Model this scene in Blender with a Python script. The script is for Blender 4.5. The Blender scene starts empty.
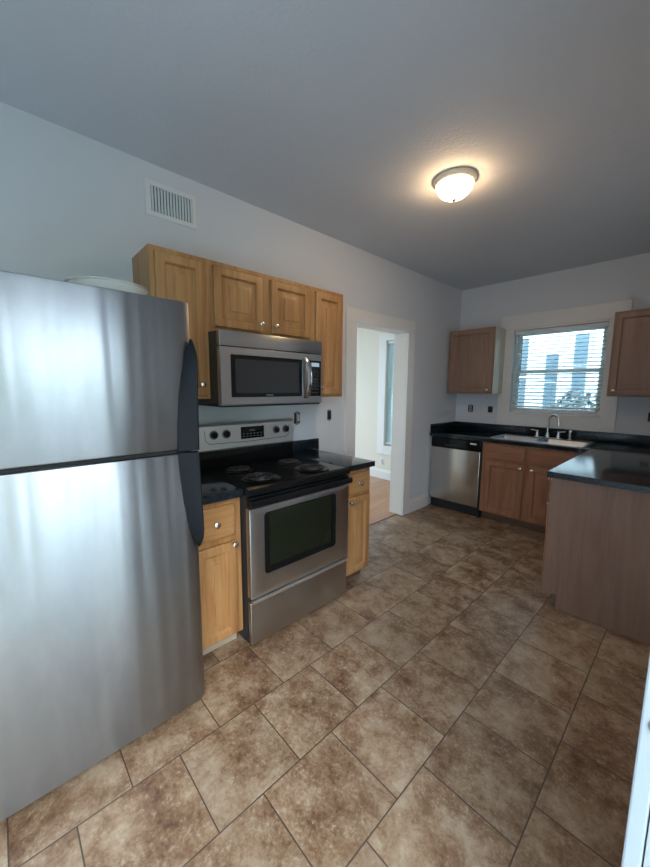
import bpy, bmesh, math, random
from mathutils import Vector, Matrix
random.seed(7)
PI = math.pi
C = bpy.context.scene.collection
S = bpy.context.scene

# ------------------------------------------------------------------ camera
cam = bpy.data.cameras.new('camera'); camo = bpy.data.objects.new('camera', cam); C.objects.link(camo)
CAM = Vector((2.2392, -0.9179, 1.4402)); YAW, PITCH, ROLL, F = -0.8195, -0.1276, 0.0054, 351.95
fwd = Vector((math.sin(YAW)*math.cos(PITCH), math.cos(YAW)*math.cos(PITCH), math.sin(PITCH)))
rgt = Vector((math.cos(YAW), -math.sin(YAW), 0)); up = rgt.cross(fwd)
r2 = math.cos(ROLL)*rgt + math.sin(ROLL)*up; u2 = -math.sin(ROLL)*rgt + math.cos(ROLL)*up
m = Matrix((r2, u2, -fwd)).transposed().to_4x4(); m.translation = CAM
camo.matrix_world = m
cam.sensor_fit = 'VERTICAL'; cam.sensor_height = 36.0; cam.lens = F*36.0/867.0; cam.clip_start = 0.02
S.camera = camo

# ------------------------------------------------------------------ world / light
w = bpy.data.worlds.new('world'); S.world = w; w.use_nodes = True
nt = w.node_tree; nt.nodes.clear()
sky = nt.nodes.new('ShaderNodeTexSky'); sky.sky_type = 'NISHITA'; sky.sun_disc = False
sky.sun_elevation = math.radians(38); sky.sun_rotation = math.radians(110); sky.dust_density = 3.0
SKY_MIX, SKY_STRENGTH = 0.75, 5.0
sk = nt.nodes.new('ShaderNodeVectorMath'); sk.operation = 'SCALE'; sk.inputs[3].default_value = 0.13
mx = nt.nodes.new('ShaderNodeMix'); mx.data_type = 'RGBA'; mx.inputs[0].default_value = SKY_MIX
mx.inputs[7].default_value = (0.62, 0.83, 1.0, 1)
bg = nt.nodes.new('ShaderNodeBackground'); bg.inputs[1].default_value = SKY_STRENGTH
wo = nt.nodes.new('ShaderNodeOutputWorld')
nt.links.new(sky.outputs[0], sk.inputs[0]); nt.links.new(sk.outputs[0], mx.inputs[6])
nt.links.new(mx.outputs[2], bg.inputs[0]); nt.links.new(bg.outputs[0], wo.inputs[0])
S.view_settings.view_transform = 'Standard'; S.view_settings.look = 'None'
S.view_settings.gamma = 1.0; S.view_settings.use_curve_mapping = False
S.view_settings.exposure = 0.78
LAMP = 28.0                       # emission of the ceiling lamp's glass

H, L, XR, YF = 2.685, 3.5545, 2.244, -1.95     # ceiling, back wall, right wall, front wall

def portal(name, loc, rot, sx, sy):
    d = bpy.data.lights.new(name, 'AREA'); d.shape = 'RECTANGLE'; d.size = sx; d.size_y = sy
    d.cycles.is_portal = True
    o = bpy.data.objects.new(name, d); C.objects.link(o); o.location = loc; o.rotation_euler = rot
portal('daylight_portal_window', (1.10, L+0.145, 1.65), (-PI/2, 0, 0), 0.9, 0.98)
portal('daylight_portal_doorway', (XR+0.16, -1.10, 1.17), (0, PI/2, 0), 2.34, 1.68)
portal('daylight_portal_far_window', (-0.76, L+0.145, 1.36), (-PI/2, 0, 0), 0.86, 1.66)

# ------------------------------------------------------------------ materials
def mat(name, col, rough=0.5, metal=0.0, **k):
    m = bpy.data.materials.new(name); m.use_nodes = True
    b = m.node_tree.nodes['Principled BSDF']
    b.inputs['Base Color'].default_value = (*col, 1); b.inputs['Roughness'].default_value = rough
    b.inputs['Metallic'].default_value = metal
    for a, v in k.items(): b.inputs[a.replace('_', ' ')].default_value = v
    return m
def N(m, t, **k):
    n = m.node_tree.nodes.new(t)
    for a, v in k.items(): setattr(n, a, v)
    return n
def LK(m, a, b): m.node_tree.links.new(a, b)
def coords(m, scale=(1,1,1), kind='Object'):
    tc = N(m, 'ShaderNodeTexCoord'); mp = N(m, 'ShaderNodeMapping'); mp.inputs['Scale'].default_value = scale
    LK(m, tc.outputs[kind], mp.inputs['Vector']); return mp.outputs[0]
def ramp(m, fac, stops):
    r = N(m, 'ShaderNodeValToRGB'); e = r.color_ramp.elements
    while len(e) < len(stops): e.new(0.5)
    for i, (p, c) in enumerate(stops): e[i].position = p; e[i].color = (*c, 1)
    LK(m, fac, r.inputs[0]); return r.outputs[0]
def noise(m, vec, scale, detail=4, rough=0.5, dist=0):
    n = N(m, 'ShaderNodeTexNoise'); n.inputs['Scale'].default_value = scale; n.inputs['Detail'].default_value = detail
    n.inputs['Roughness'].default_value = rough; n.inputs['Distortion'].default_value = dist
    if vec is not None: LK(m, vec, n.inputs['Vector'])
    return n.outputs[0]
def bump(m, fac, strength, dist=0.01):
    b = N(m, 'ShaderNodeBump'); b.inputs['Strength'].default_value = strength; b.inputs['Distance'].default_value = dist
    LK(m, fac, b.inputs['Height']); LK(m, b.outputs[0], m.node_tree.nodes['Principled BSDF'].inputs['Normal'])
def bs(m, n): return m.node_tree.nodes['Principled BSDF'].inputs[n]

def paint(name, c1, c2, rough=0.7, bscale=90, bst=0.15):
    m = mat(name, c1, rough); v = coords(m, kind='Generated') if False else coords(m)
    LK(m, ramp(m, noise(m, v, 1.3, 3), [(0.3, c1), (0.7, c2)]), bs(m, 'Base Color'))
    bump(m, noise(m, v, bscale, 3), bst, 0.004); return m
WALL = paint('wall_paint', (0.665, 0.685, 0.725), (0.695, 0.71, 0.745))
CEIL = paint('ceiling_paint', (0.61, 0.64, 0.69), (0.64, 0.665, 0.71), 0.8, 60, 0.5)
TRIM = paint('trim_paint', (0.78, 0.765, 0.745), (0.81, 0.795, 0.775), 0.4, 30, 0.03)
ROOMW = paint('cream_wall_paint', (0.74, 0.69, 0.60), (0.77, 0.72, 0.63))

def wood(name, a, b, c, axis=2, rough=0.38):
    m = mat(name, b, rough)
    s = [9.0, 9.0, 9.0]; s[axis] = 0.9
    v = coords(m, tuple(s)); n1 = noise(m, v, 1.0, 6, 0.6, 1.2)
    s2 = [70.0]*3; s2[axis] = 2.0
    n2 = noise(m, coords(m, tuple(s2)), 1.0, 3, 0.6)
    mm = N(m, 'ShaderNodeMath', operation='MULTIPLY_ADD'); mm.inputs[1].default_value = 0.35
    LK(m, n2, mm.inputs[0]); LK(m, n1, mm.inputs[2])
    LK(m, ramp(m, mm.outputs[0], [(0.42, a), (0.66, b), (0.90, c)]), bs(m, 'Base Color'))
    bump(m, n2, 0.06, 0.002); return m
MA, MB_, MC = (0.265, 0.112, 0.040), (0.41, 0.205, 0.078), (0.53, 0.295, 0.125)
MAPLE_Z = wood('honey_maple_upright_grain', MA, MB_, MC, 2)
MAPLE_Y = wood('honey_maple_level_grain', MA, MB_, MC, 1)
RA, RB, RC = (0.20, 0.080, 0.038), (0.29, 0.128, 0.066), (0.36, 0.175, 0.095)  # redder maple: the dim light at the back is put into the tint
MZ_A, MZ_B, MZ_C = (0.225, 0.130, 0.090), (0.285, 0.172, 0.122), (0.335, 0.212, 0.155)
MAUVE_Z = wood('dim_light_mauve_laminate', MZ_A, MZ_B, MZ_C, 2, 0.42)  # mauve paints dim bluish light onto the wall cabinets; also the laminate end panel
RED_Z = wood('dim_light_maple_upright_grain', RA, RB, RC, 2)
RED_X = wood('dim_light_maple_level_grain', RA, RB, RC, 0)
CREAMSIDE = mat('cream_laminate', (0.62, 0.57, 0.47), 0.5)
DARKWOOD = mat('kick_board', (0.14, 0.075, 0.045), 0.6)
PALEKICK = paint('bare_kick_board', (0.42, 0.36, 0.29), (0.55, 0.50, 0.42), 0.7, 30, 0.1)

ANR = 0.25
def steel(name, col, rough, aniso=0.0, wav=0.0, smear=0.0):
    m = mat(name, col, rough, 1.0)
    if smear:
        v2 = noise(m, coords(m, (5, 5, 2)), 1.0, 6, 0.65, 0.3)
        d = tuple(x*(1-smear) for x in col)
        LK(m, ramp(m, v2, [(0.35, d), (0.60, col), (0.75, tuple(min(1, x*1.12) for x in col))]), bs(m, 'Base Color'))
    if aniso:
        bs(m, 'Anisotropic').default_value = aniso
        bs(m, 'Anisotropic Rotation').default_value = ANR
        t = N(m, 'ShaderNodeTangent', direction_type='RADIAL', axis='Z'); LK(m, t.outputs[0], bs(m, 'Tangent'))
    if wav: bump(m, noise(m, coords(m, (1, 7.0, 0.3)), 1.0, 2), wav, 0.02)
    return m
STEEL = steel('brushed_stainless_steel', (0.50, 0.515, 0.53), 0.30, 0.6)
PANELST = steel('brightened_panel_steel', (0.80, 0.81, 0.81), 0.5)  # paler copy of the steel, with the panel's brighter reflection painted in
FRIDGE = steel('scuffed_stainless_steel', (0.345, 0.358, 0.375), 0.36, 0.78, 0.50, 0.12)
DWST = steel('dishwasher_stainless_steel', (0.62, 0.60, 0.56), 0.27, 0.6)
SINKST = steel('satin_sink_steel', (0.56, 0.62, 0.68), 0.36)
CHROME = mat('polished_chrome', (0.78, 0.78, 0.78), 0.12, 1.0)
NICKEL = mat('satin_nickel', (0.72, 0.68, 0.62), 0.22, 1.0)
BLACK = mat('black_enamel', (0.006, 0.007, 0.008), 0.16, Specular_IOR_Level=0.28)
BLACKM = mat('black_plastic', (0.018, 0.020, 0.024), 0.38)
HANDLE = mat('textured_black_plastic', (0.008, 0.010, 0.014), 0.65, Specular_IOR_Level=0.2)
DARKGLASS = mat('dark_glass', (0.012, 0.013, 0.014), 0.07)
MESHGLASS = mat('microwave_window_glass', (0.028, 0.029, 0.031), 0.2)
OVENGLASS = mat('oven_window_glass', (0.012, 0.016, 0.009), 0.12, Specular_IOR_Level=0.3)
COIL = mat('coil_metal', (0.028, 0.027, 0.027), 0.45, 0.3)
GRAYBODY = mat('grey_cabinet_steel', (0.10, 0.10, 0.105), 0.5)
BROWNBODY = mat('dark_painted_steel', (0.05, 0.042, 0.036), 0.4)
GAP = mat('black_rubber', (0.008, 0.008, 0.009), 0.8)
WHITEP = mat('white_plastic', (0.72, 0.72, 0.70), 0.35)
MARK = mat('pale_marking', (0.14, 0.16, 0.17), 0.5)
LCD = mat('display_window', (0.02, 0.03, 0.035), 0.1)
LCDLIT = mat('lit_display', (0.1, 0.15, 0.18), 0.3, Emission_Color=(0.45, 0.62, 0.75, 1), Emission_Strength=0.35)
DEVICE = mat('outlet_device_white', (0.55, 0.54, 0.52), 0.4)
BOXD = mat('outlet_box_dark', (0.025, 0.026, 0.03), 0.6)
BRASS = mat('worn_metal', (0.35, 0.33, 0.30), 0.35, 1.0)
FIXT = mat('fixture_white_enamel', (0.86, 0.78, 0.64), 0.45)
VENTM = mat('vent_white_metal', (0.78, 0.78, 0.78), 0.4)
DUCT = mat('duct_interior', (0.05, 0.045, 0.04), 0.8)

COUNTER = mat('polished_black_granite', (0.012, 0.014, 0.017), 0.13)
v = coords(COUNTER); LK(COUNTER, ramp(COUNTER, noise(COUNTER, v, 160, 3, 0.7), [(0.45, (0.005, 0.010, 0.015)), (0.62, (0.010, 0.020, 0.030)), (0.75, (0.05, 0.06, 0.07))]), bs(COUNTER, 'Base Color'))  # bluish cast paints the blue wall's reflection into the black granite

DOME = mat('frosted_lamp_glass', (0.9, 0.85, 0.75), 0.3, Emission_Color=(1.0, 0.66, 0.36, 1), Emission_Strength=LAMP)

def glassmat(name, tint=(0.95, 0.98, 0.98), refl=1.45, base=0.0):
    m = bpy.data.materials.new(name); m.use_nodes = True; t = m.node_tree; t.nodes.clear()
    o = t.nodes.new('ShaderNodeOutputMaterial'); a = t.nodes.new('ShaderNodeBsdfTransparent'); g = t.nodes.new('ShaderNodeBsdfGlossy')
    a.inputs[0].default_value = (*tint, 1); g.inputs['Roughness'].default_value = 0.03
    f = t.nodes.new('ShaderNodeFresnel'); f.inputs[0].default_value = refl
    x = t.nodes.new('ShaderNodeMixShader'); ad = t.nodes.new('ShaderNodeMath'); ad.operation = 'ADD'; ad.inputs[1].default_value = base
    t.links.new(f.outputs[0], ad.inputs[0]); t.links.new(ad.outputs[0], x.inputs[0]); t.links.new(a.outputs[0], x.inputs[1]); t.links.new(g.outputs[0], x.inputs[2])
    t.links.new(x.outputs[0], o.inputs[0]); return m
PANE = glassmat('window_glass')
BOWLG = mat('cloudy_bowl_glass', (0.80, 0.80, 0.78), 0.12)
_t = N(BOWLG, 'ShaderNodeBsdfTransparent'); _x = N(BOWLG, 'ShaderNodeMixShader'); _x.inputs[0].default_value = 0.5
LK(BOWLG, BOWLG.node_tree.nodes['Principled BSDF'].outputs[0], _x.inputs[1]); LK(BOWLG, _t.outputs[0], _x.inputs[2]); LK(BOWLG, _x.outputs[0], BOWLG.node_tree.nodes['Material Output'].inputs[0])

# floor tiles: 33.6 cm squares, running bond along the room
TILE = mat('stone_look_floor_tile', (0.3, 0.22, 0.16), 0.33)
def tile_mat(m):
    tc = N(m, 'ShaderNodeTexCoord'); sp = N(m, 'ShaderNodeSeparateXYZ'); LK(m, tc.outputs['Object'], sp.inputs[0])
    def M(op, a, b=None, c=None):
        n = N(m, 'ShaderNodeMath', operation=op)
        for i, x in enumerate((a, b, c)):
            if x is None: continue
            if isinstance(x, (int, float)): n.inputs[i].default_value = x
            else: LK(m, x, n.inputs[i])
        return n.outputs[0]
    P = 0.3365
    rx = M('DIVIDE', M('SUBTRACT', sp.outputs[0], 0.963), P); row = M('FLOOR', rx); fx = M('SUBTRACT', rx, row)
    par = M('FLOORED_MODULO', row, 2.0)
    ry = M('DIVIDE', M('ADD', M('SUBTRACT', sp.outputs[1], 0.1725), M('MULTIPLY', par, P/2)), P); col = M('FLOOR', ry); fy = M('SUBTRACT', ry, col)
    dx = M('MINIMUM', fx, M('SUBTRACT', 1.0, fx)); dy = M('MINIMUM', fy, M('SUBTRACT', 1.0, fy)); d = M('MINIMUM', dx, dy)
    g = N(m, 'ShaderNodeMapRange'); g.inputs[1].default_value = 0.0045; g.inputs[2].default_value = 0.0085; LK(m, d, g.inputs[0])
    wn = N(m, 'ShaderNodeTexWhiteNoise', noise_dimensions='2D'); cb = N(m, 'ShaderNodeCombineXYZ'); LK(m, row, cb.inputs[0]); LK(m, col, cb.inputs[1]); LK(m, cb.outputs[0], wn.inputs[0])
    off = N(m, 'ShaderNodeVectorMath', operation='MULTIPLY_ADD'); off.inputs[1].default_value = (7, 9, 5)
    LK(m, wn.outputs[1], off.inputs[0]); LK(m, tc.outputs['Object'], off.inputs[2])
    vv = off.outputs[0]
    big = noise(m, vv, 5.5, 5, 0.62, 0.3); mid = noise(m, vv, 17, 9, 0.75, 0.35); fine = noise(m, vv, 75, 6, 0.75, 0.2)
    a = M('ADD', M('MULTIPLY', big, 0.45), M('MULTIPLY', M('ADD', M('MULTIPLY', mid, 0.6), M('MULTIPLY', fine, 0.4)), 0.55))
    c1 = ramp(m, a, [(0.38, (0.115, 0.055, 0.029)), (0.455, (0.228, 0.133, 0.076)), (0.515, (0.340, 0.228, 0.143)), (0.60, (0.45, 0.345, 0.24))])
    # pale crackle spots where the mottling is strongest
    sm = N(m, 'ShaderNodeMapRange'); sm.inputs[1].default_value = 0.565; sm.inputs[2].default_value = 0.65; LK(m, M('ADD', M('MULTIPLY', fine, 0.6), M('MULTIPLY', mid, 0.42)), sm.inputs[0])
    mix = N(m, 'ShaderNodeMix', data_type='RGBA'); LK(m, sm.outputs[0], mix.inputs[0]); LK(m, c1, mix.inputs[6]); mix.inputs[7].default_value = (0.46, 0.37, 0.27, 1)
    tv = N(m, 'ShaderNodeHueSaturation'); LK(m, mix.outputs[2], tv.inputs['Color']); LK(m, M('ADD', 0.86, M('MULTIPLY', wn.outputs[0], 0.24)), tv.inputs['Value'])
    gm = N(m, 'ShaderNodeMix', data_type='RGBA'); LK(m, g.outputs[0], gm.inputs[0]); gm.inputs[6].default_value = (0.085, 0.060, 0.043, 1); LK(m, tv.outputs[0], gm.inputs[7])
    LK(m, gm.outputs[2], bs(m, 'Base Color'))
    rr = N(m, 'ShaderNodeMapRange'); rr.inputs[3].default_value = 0.30; rr.inputs[4].default_value = 0.52; LK(m, mid, rr.inputs[0]); LK(m, rr.outputs[0], bs(m, 'Roughness'))
    bump(m, M('ADD', M('MULTIPLY', g.outputs[0], 0.8), M('MULTIPLY', mid, 0.35)), 0.35, 0.004)
tile_mat(TILE)
PLANK = wood('orange_oak_planks', (0.30, 0.12, 0.045), (0.42, 0.19, 0.08), (0.50, 0.26, 0.12), 1, 0.3)
PATIO = paint('pale_concrete', (0.42, 0.42, 0.41), (0.52, 0.52, 0.50), 0.9, 8, 0.3)
GRASS = mat('lawn_green', (0.10, 0.22, 0.05), 0.9); LK(GRASS, ramp(GRASS, noise(GRASS, coords(GRASS), 9, 6), [(0.3, (0.05, 0.13, 0.03)), (0.7, (0.16, 0.30, 0.08))]), bs(GRASS, 'Base Color'))
LEAF = mat('leaf_green', (0.07, 0.18, 0.05), 0.7); LK(LEAF, ramp(LEAF, noise(LEAF, coords(LEAF), 5, 5), [(0.3, (0.05, 0.16, 0.04)), (0.7, (0.22, 0.44, 0.14))]), bs(LEAF, 'Base Color'))
BARK = mat('bark', (0.10, 0.07, 0.05), 0.9)
GREYLEAF = mat('dusty_leaf', (0.10, 0.13, 0.14), 0.7); LK(GREYLEAF, ramp(GREYLEAF, noise(GREYLEAF, coords(GREYLEAF), 5, 5), [(0.3, (0.07, 0.09, 0.13)), (0.7, (0.20, 0.27, 0.24))]), bs(GREYLEAF, 'Base Color'))
SIDING = mat('pale_siding', (0.72, 0.76, 0.77), 0.6); 
_w = N(SIDING, 'ShaderNodeTexWave', bands_direction='Z', wave_profile='SAW'); _w.inputs['Scale'].default_value = 1.1; LK(SIDING, coords(SIDING), _w.inputs[0]); bump(SIDING, _w.outputs[1], 0.6, 0.02)
BLUEWIN = mat('reflecting_house_glass', (0.10, 0.16, 0.20), 0.1)
ROOF = mat('grey_shingle', (0.16, 0.16, 0.17), 0.9)
BLIND = mat('blind_slat_white', (0.74, 0.80, 0.80), 0.45)
SLAT = mat('translucent_slat', (0.78, 0.84, 0.84), 0.45)
_t = N(SLAT, 'ShaderNodeBsdfTranslucent'); _t.inputs[0].default_value = (0.75, 0.88, 0.88, 1); _x = N(SLAT, 'ShaderNodeMixShader'); _x.inputs[0].default_value = 0.6
_o = SLAT.node_tree.nodes['Material Output']; LK(SLAT, SLAT.node_tree.nodes['Principled BSDF'].outputs[0], _x.inputs[1]); LK(SLAT, _t.outputs[0], _x.inputs[2]); LK(SLAT, _x.outputs[0], _o.inputs[0])

# ------------------------------------------------------------------ mesh helpers
def box(bm, x0, x1, y0, y1, z0, z1, bev=0.0, seg=2):
    x0, x1 = sorted((x0, x1)); y0, y1 = sorted((y0, y1)); z0, z1 = sorted((z0, z1))
    r = bmesh.ops.create_cube(bm, size=1.0)
    for v in r['verts']:
        v.co = Vector((x0+(v.co.x+.5)*(x1-x0), y0+(v.co.y+.5)*(y1-y0), z0+(v.co.z+.5)*(z1-z0)))
    if bev > 0:
        e = {e for v in r['verts'] for e in v.link_edges}
        bmesh.ops.bevel(bm, geom=list(e), offset=bev, segments=seg, profile=0.5, affect='EDGES')
    return bm
def NB(): return bmesh.new()
def B(*a, **k): return box(NB(), *a, **k)
def loft(bm, rings, cap0=True, cap1=True, closed=False):
    R = [[bm.verts.new(p) for p in r] for r in rings]; n = len(R[0])
    pairs = list(zip(R[:-1], R[1:])) + ([(R[-1], R[0])] if closed else [])
    for a, b in pairs:
        for i in range(n):
            j = (i+1) % n
            bm.faces.new((a[i], a[j], b[j], b[i]))
    if not closed:
        if cap0: bm.faces.new(R[0][::-1])
        if cap1: bm.faces.new(R[-1])
    return bm
def frame_of(d):
    d = Vector(d).normalized(); a = Vector((0, 0, 1)) if abs(d.z) < 0.9 else Vector((1, 0, 0))
    u = d.cross(a).normalized(); return u, d.cross(u).normalized(), d
def lathe(bm, prof, o, axis=(0, 0, 1), seg=24, cap0=True, cap1=True):
    u, v, d = frame_of(axis); o = Vector(o)
    return loft(bm, [[o + d*h + (u*math.cos(2*PI*i/seg) + v*math.sin(2*PI*i/seg))*max(r, 1e-4) for i in range(seg)] for r, h in prof], cap0, cap1)
def tube(bm, pts, r, seg=10, closed=False):
    pts = [Vector(p) for p in pts]; rings = []; n = len(pts); pu = None
    for i, p in enumerate(pts):
        if closed: d = pts[(i+1) % n]-pts[i-1]
        else: d = pts[min(i+1, n-1)]-pts[max(i-1, 0)]
        d.normalize()
        if pu is None: u, v, _ = frame_of(d)
        else:
            u = (pu - d*pu.dot(d)).normalized(); v = d.cross(u)
        pu = u; rr = r[i] if isinstance(r, (list, tuple)) else r
        rings.append([p + (u*math.cos(2*PI*k/seg)+v*math.sin(2*PI*k/seg))*rr for k in range(seg)])
    return loft(bm, rings, closed=closed)
LOC = {}
def obj(name, bm, m, parent=None, smooth=True, loc=None, keep=False):
    """bm is in world coordinates; the object's origin goes to loc (or its parent's origin)"""
    base = Vector(loc) if loc is not None else (LOC[parent.name] if parent else Vector((0, 0, 0)))
    bmesh.ops.remove_doubles(bm, verts=bm.verts, dist=1e-6)
    bmesh.ops.recalc_face_normals(bm, faces=bm.faces)
    bm.transform(Matrix.Translation(-base))
    me = bpy.data.meshes.new(name); bm.to_mesh(me); bm.free()
    if smooth:
        me.polygons.foreach_set('use_smooth', [True]*len(me.polygons)); me.set_sharp_from_angle(angle=math.radians(32))
    o = bpy.data.objects.new(name, me); C.objects.link(o); me.materials.append(m)
    o.location = base - (LOC[parent.name] if parent else Vector((0, 0, 0)))
    if parent: o.parent = parent
    LOC[o.name] = base
    return o
def thing(name, label, cat, loc, group=None):
    o = bpy.data.objects.new(name, None); C.objects.link(o); o.empty_display_size = 0.1
    o.location = loc; LOC[o.name] = Vector(loc); o['label'] = label; o['category'] = cat
    if group: o['group'] = group
    return o
def tag(o, label, cat, group=None):
    o['label'] = label; o['category'] = cat
    if group: o['group'] = group
    return o
def struct(name, bm, m, parent=None, smooth=False):
    o = obj(name, bm, m, parent, smooth)
    if not parent: o['kind'] = 'structure'
    return o

# ------------------------------------------------------------------ the room
T_ = 0.15
struct('floor', B(-0.055, XR+0.16, YF, L, -0.1, 0.0), TILE)
struct('ceiling', B(-0.15, XR+0.16, YF, L, H, H+0.1), CEIL)
DL, DR, DZ = 1.550, 2.376, 2.04            # doorway in the left wall
bm = NB()
box(bm, -T_, 0, YF, DL-0.018, 0, H); box(bm, -T_, 0, DR+0.018, L+T_, 0, H); box(bm, -T_, 0, DL-0.018, DR+0.018, DZ+0.018, H)
struct('wall_left', bm, WALL)
W0, W1, WZ0, WZ1 = 0.668, 1.534, 1.175, 2.11  # kitchen window opening
bm = NB()
box(bm, 0, W0, L, L+T_, 0, H); box(bm, W1, XR+T_, L, L+T_, 0, H); box(bm, W0, W1, L, L+T_, 0, WZ0); box(bm, W0, W1, L, L+T_, WZ1, H)
struct('wall_back', bm, WALL)
ED0, ED1, EDZ = -1.92, -0.258, 2.34        # entry doorway in the right wall, enlarged out of view for more daylight (the photo is taken from it)
bm = NB()
box(bm, XR, XR+T_, ED1+0.02, L, 0, H); box(bm, XR, XR+T_, ED0-0.02, ED1+0.02, EDZ+0.02, H)
struct('wall_right', bm, WALL)
struct('wall_front', B(-T_, XR+T_, YF-T_, YF, 0, H), WALL)
# adjoining room seen through the doorway
AX = -3.3
struct('floor_adjoining_room', B(AX, -0.056, 0.4, L, -0.1, 0.0), PLANK)
struct('ceiling_adjoining_room', B(AX, -0.15, 0.4, L, H, H+0.1), ROOMW)
V0, V1, VZ0, VZ1 = -1.165, -0.36, 0.545, 2.17
bm = NB()
box(bm, AX, V0, L, L+T_, 0, H); box(bm, V1, -T_, L, L+T_, 0, H); box(bm, V0, V1, L, L+T_, 0, VZ0); box(bm, V0, V1, L, L+T_, VZ1, H)
struct('wall_adjoining_back', bm, ROOMW)
bm = NB(); box(bm, AX-T_, AX, 0.4, 0.8, 0, H); box(bm, AX-T_, AX, 3.2, L+T_, 0, H); box(bm, AX-T_, AX, 0.8, 3.2, 0, 0.3); box(bm, AX-T_, AX, 0.8, 3.2, 2.4, H)  # large unseen opening added here to brighten the adjoining room
struct('wall_adjoining_left', bm, ROOMW)
struct('wall_adjoining_front', B(AX-T_, -T_, 0.4-T_, 0.4, 0, H), ROOMW)
portal('daylight_portal_added_opening', (AX-0.16, 2.0, 1.35), (0, -PI/2, 0), 2.1, 2.4)  # guides sky light through the added opening

def skirting(bm, pts, h=0.145, t=0.016, side=1):
    pass
def base_profile_y(x, s, y0, y1, h=0.15):      # runs along y, sticks out by s from wall plane x
    bm = NB(); pr = [(0.0015, 0.0), (0.018, 0.0), (0.018, h-0.03), (0.012, h-0.022), (0.011, h-0.006), (0.005, h), (0.0015, h)]
    return loft(bm, [[(x+s*a, y, z) for a, z in pr] for y in (y0, y1)])
def base_profile_x(y, s, x0, x1, h=0.15):
    bm = NB(); pr = [(0.0015, 0.0), (0.018, 0.0), (0.018, h-0.03), (0.012, h-0.022), (0.011, h-0.006), (0.005, h), (0.0015, h)]
    return loft(bm, [[(x, y+s*a, z) for a, z in pr] for x in (x0, x1)])
struct('baseboard_left', base_profile_y(0, 1, 2.503, 2.915), TRIM)
struct('baseboard_front', base_profile_x(YF, 1, 0.02, XR-0.02), TRIM)
struct('baseboard_right', base_profile_y(XR, -1, -0.13, 1.66), TRIM)
struct('baseboard_adjoining_back', base_profile_x(L, -1, AX+0.02, -T_-0.02), TRIM)

# doorway casing, jamb
def casing_y(x, s, y0, y1, z1, wl, wr, wt, z0=0.0, t=0.02):
    bm = NB(); a, b = (x+s*0.001, x+s*t)
    box(bm, a, b, y0-wl, y0, z0, z1, 0.003); box(bm, a, b, y1, y1+wr, z0, z1, 0.003); box(bm, a, b, y0-wl, y1+wr, z1+0.0005, z1+wt, 0.003)
    return bm
struct('trim_1', casing_y(0, 1, DL, DR, DZ, 0.137, 0.124, 0.121), TRIM)
bm = NB(); box(bm, -0.168, -0.001, DL-0.0165, DL-0.001, 0, DZ); box(bm, -0.168, -0.001, DR+0.001, DR+0.0165, 0, DZ); box(bm, -0.168, -0.001, DL-0.0165, DR+0.0165, DZ+0.001, DZ+0.0165)
struct('trim_2', bm, TRIM)
struct('trim_3', casing_y(-T_, -1, DL, DR, DZ, 0.12, 0.12, 0.12, t=0.018), TRIM)
struct('trim_4', B(-0.066, -0.046, DL, DR, 0.0003, 0.004, 0.001), mat('oak_threshold', (0.20, 0.11, 0.06), 0.5))
# entry doorway (white jamb and casing at the right edge of the photo)
ET = paint('gloss_white_trim_dimmed', (0.36, 0.40, 0.43), (0.38, 0.42, 0.45), 0.3, 30, 0.02)  # white paint darkened in colour to offset the strong doorway light
struct('trim_5', casing_y(XR, -1, ED0, ED1, EDZ, 0.028, 0.11, 0.11, t=0.023), ET)
jamb = NB(); box(jamb, XR+0.001, XR+T_+0.01, ED0-0.0185, ED0-0.001, 0, EDZ); box(jamb, XR+0.001, XR+T_+0.01, ED1+0.001, ED1+0.0185, 0, EDZ); box(jamb, XR+0.001, XR+T_+0.01, ED0-0.0185, ED1+0.0185, EDZ+0.001, EDZ+0.0185)
box(jamb, XR+0.045, XR+0.08, ED1-0.011, ED1+0.001, 0, EDZ, 0.002); box(jamb, XR+0.045, XR+0.08, ED0-0.001, ED0+0.011, 0, EDZ, 0.002)
jo = struct('trim_6', jamb, ET)
sp = NB(); lathe(sp, [(0.0, 0), (0.013, 0), (0.013, 0.0025), (0.009, 0.003), (0.0, 0.003)], (XR-0.001, ED1-0.0002, 0.955), (0, -1, 0), 20)
box(sp, XR+0.002, XR+0.028, ED1-0.0015, ED1+0.001, 0.93, 0.98, 0.001)
spo = obj('strike_plate', sp, BRASS, jo); spo['label'] = 'small grey metal strike plate'

# ------------------------------------------------------------------ windows
def build_window(n, x0, x1, z0, z1, sill_rail=0.05):
    fr = NB(); a, b = L+0.055, L+0.125
    t = 0.022
    box(fr, x0+.001, x0+t, a, b, z0+.001, z1-.001); box(fr, x1-t, x1-.001, a, b, z0+.001, z1-.001); box(fr, x0+t, x1-t, a, b, z1-t, z1-.001); box(fr, x0+t, x1-t, a, b, z0+.001, z0+t)
    w_ = struct('window_%d' % n, fr, TRIM)
    zm = (z0+z1)/2
    for nm, za, zb, ya in (('upper_sash', zm-0.02, z1-t, L+0.095), ('lower_sash', z0+t, zm+0.02, L+0.065)):
        s = NB(); q = 0.030; xa, xb = x0+t+.001, x1-t-.001
        box(s, xa, xa+q, ya, ya+0.028, za, zb, 0.002); box(s, xb-q, xb, ya, ya+0.028, za, zb, 0.002)
        box(s, xa+q, xb-q, ya, ya+0.028, za, za+q, 0.002); box(s, xa+q, xb-q, ya, ya+0.028, zb-q, zb, 0.002)
        so = obj(nm, s, TRIM, w_)
        obj('pane', B(xa+q-.003, xb-q+.003, ya+0.012, ya+0.016, za+q-.003, zb-q+.003), PANE, so, smooth=False)
    return w_
build_window(1, W0, W1, WZ0, WZ1)
build_window(2, V0, V1, VZ0, VZ1)
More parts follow.
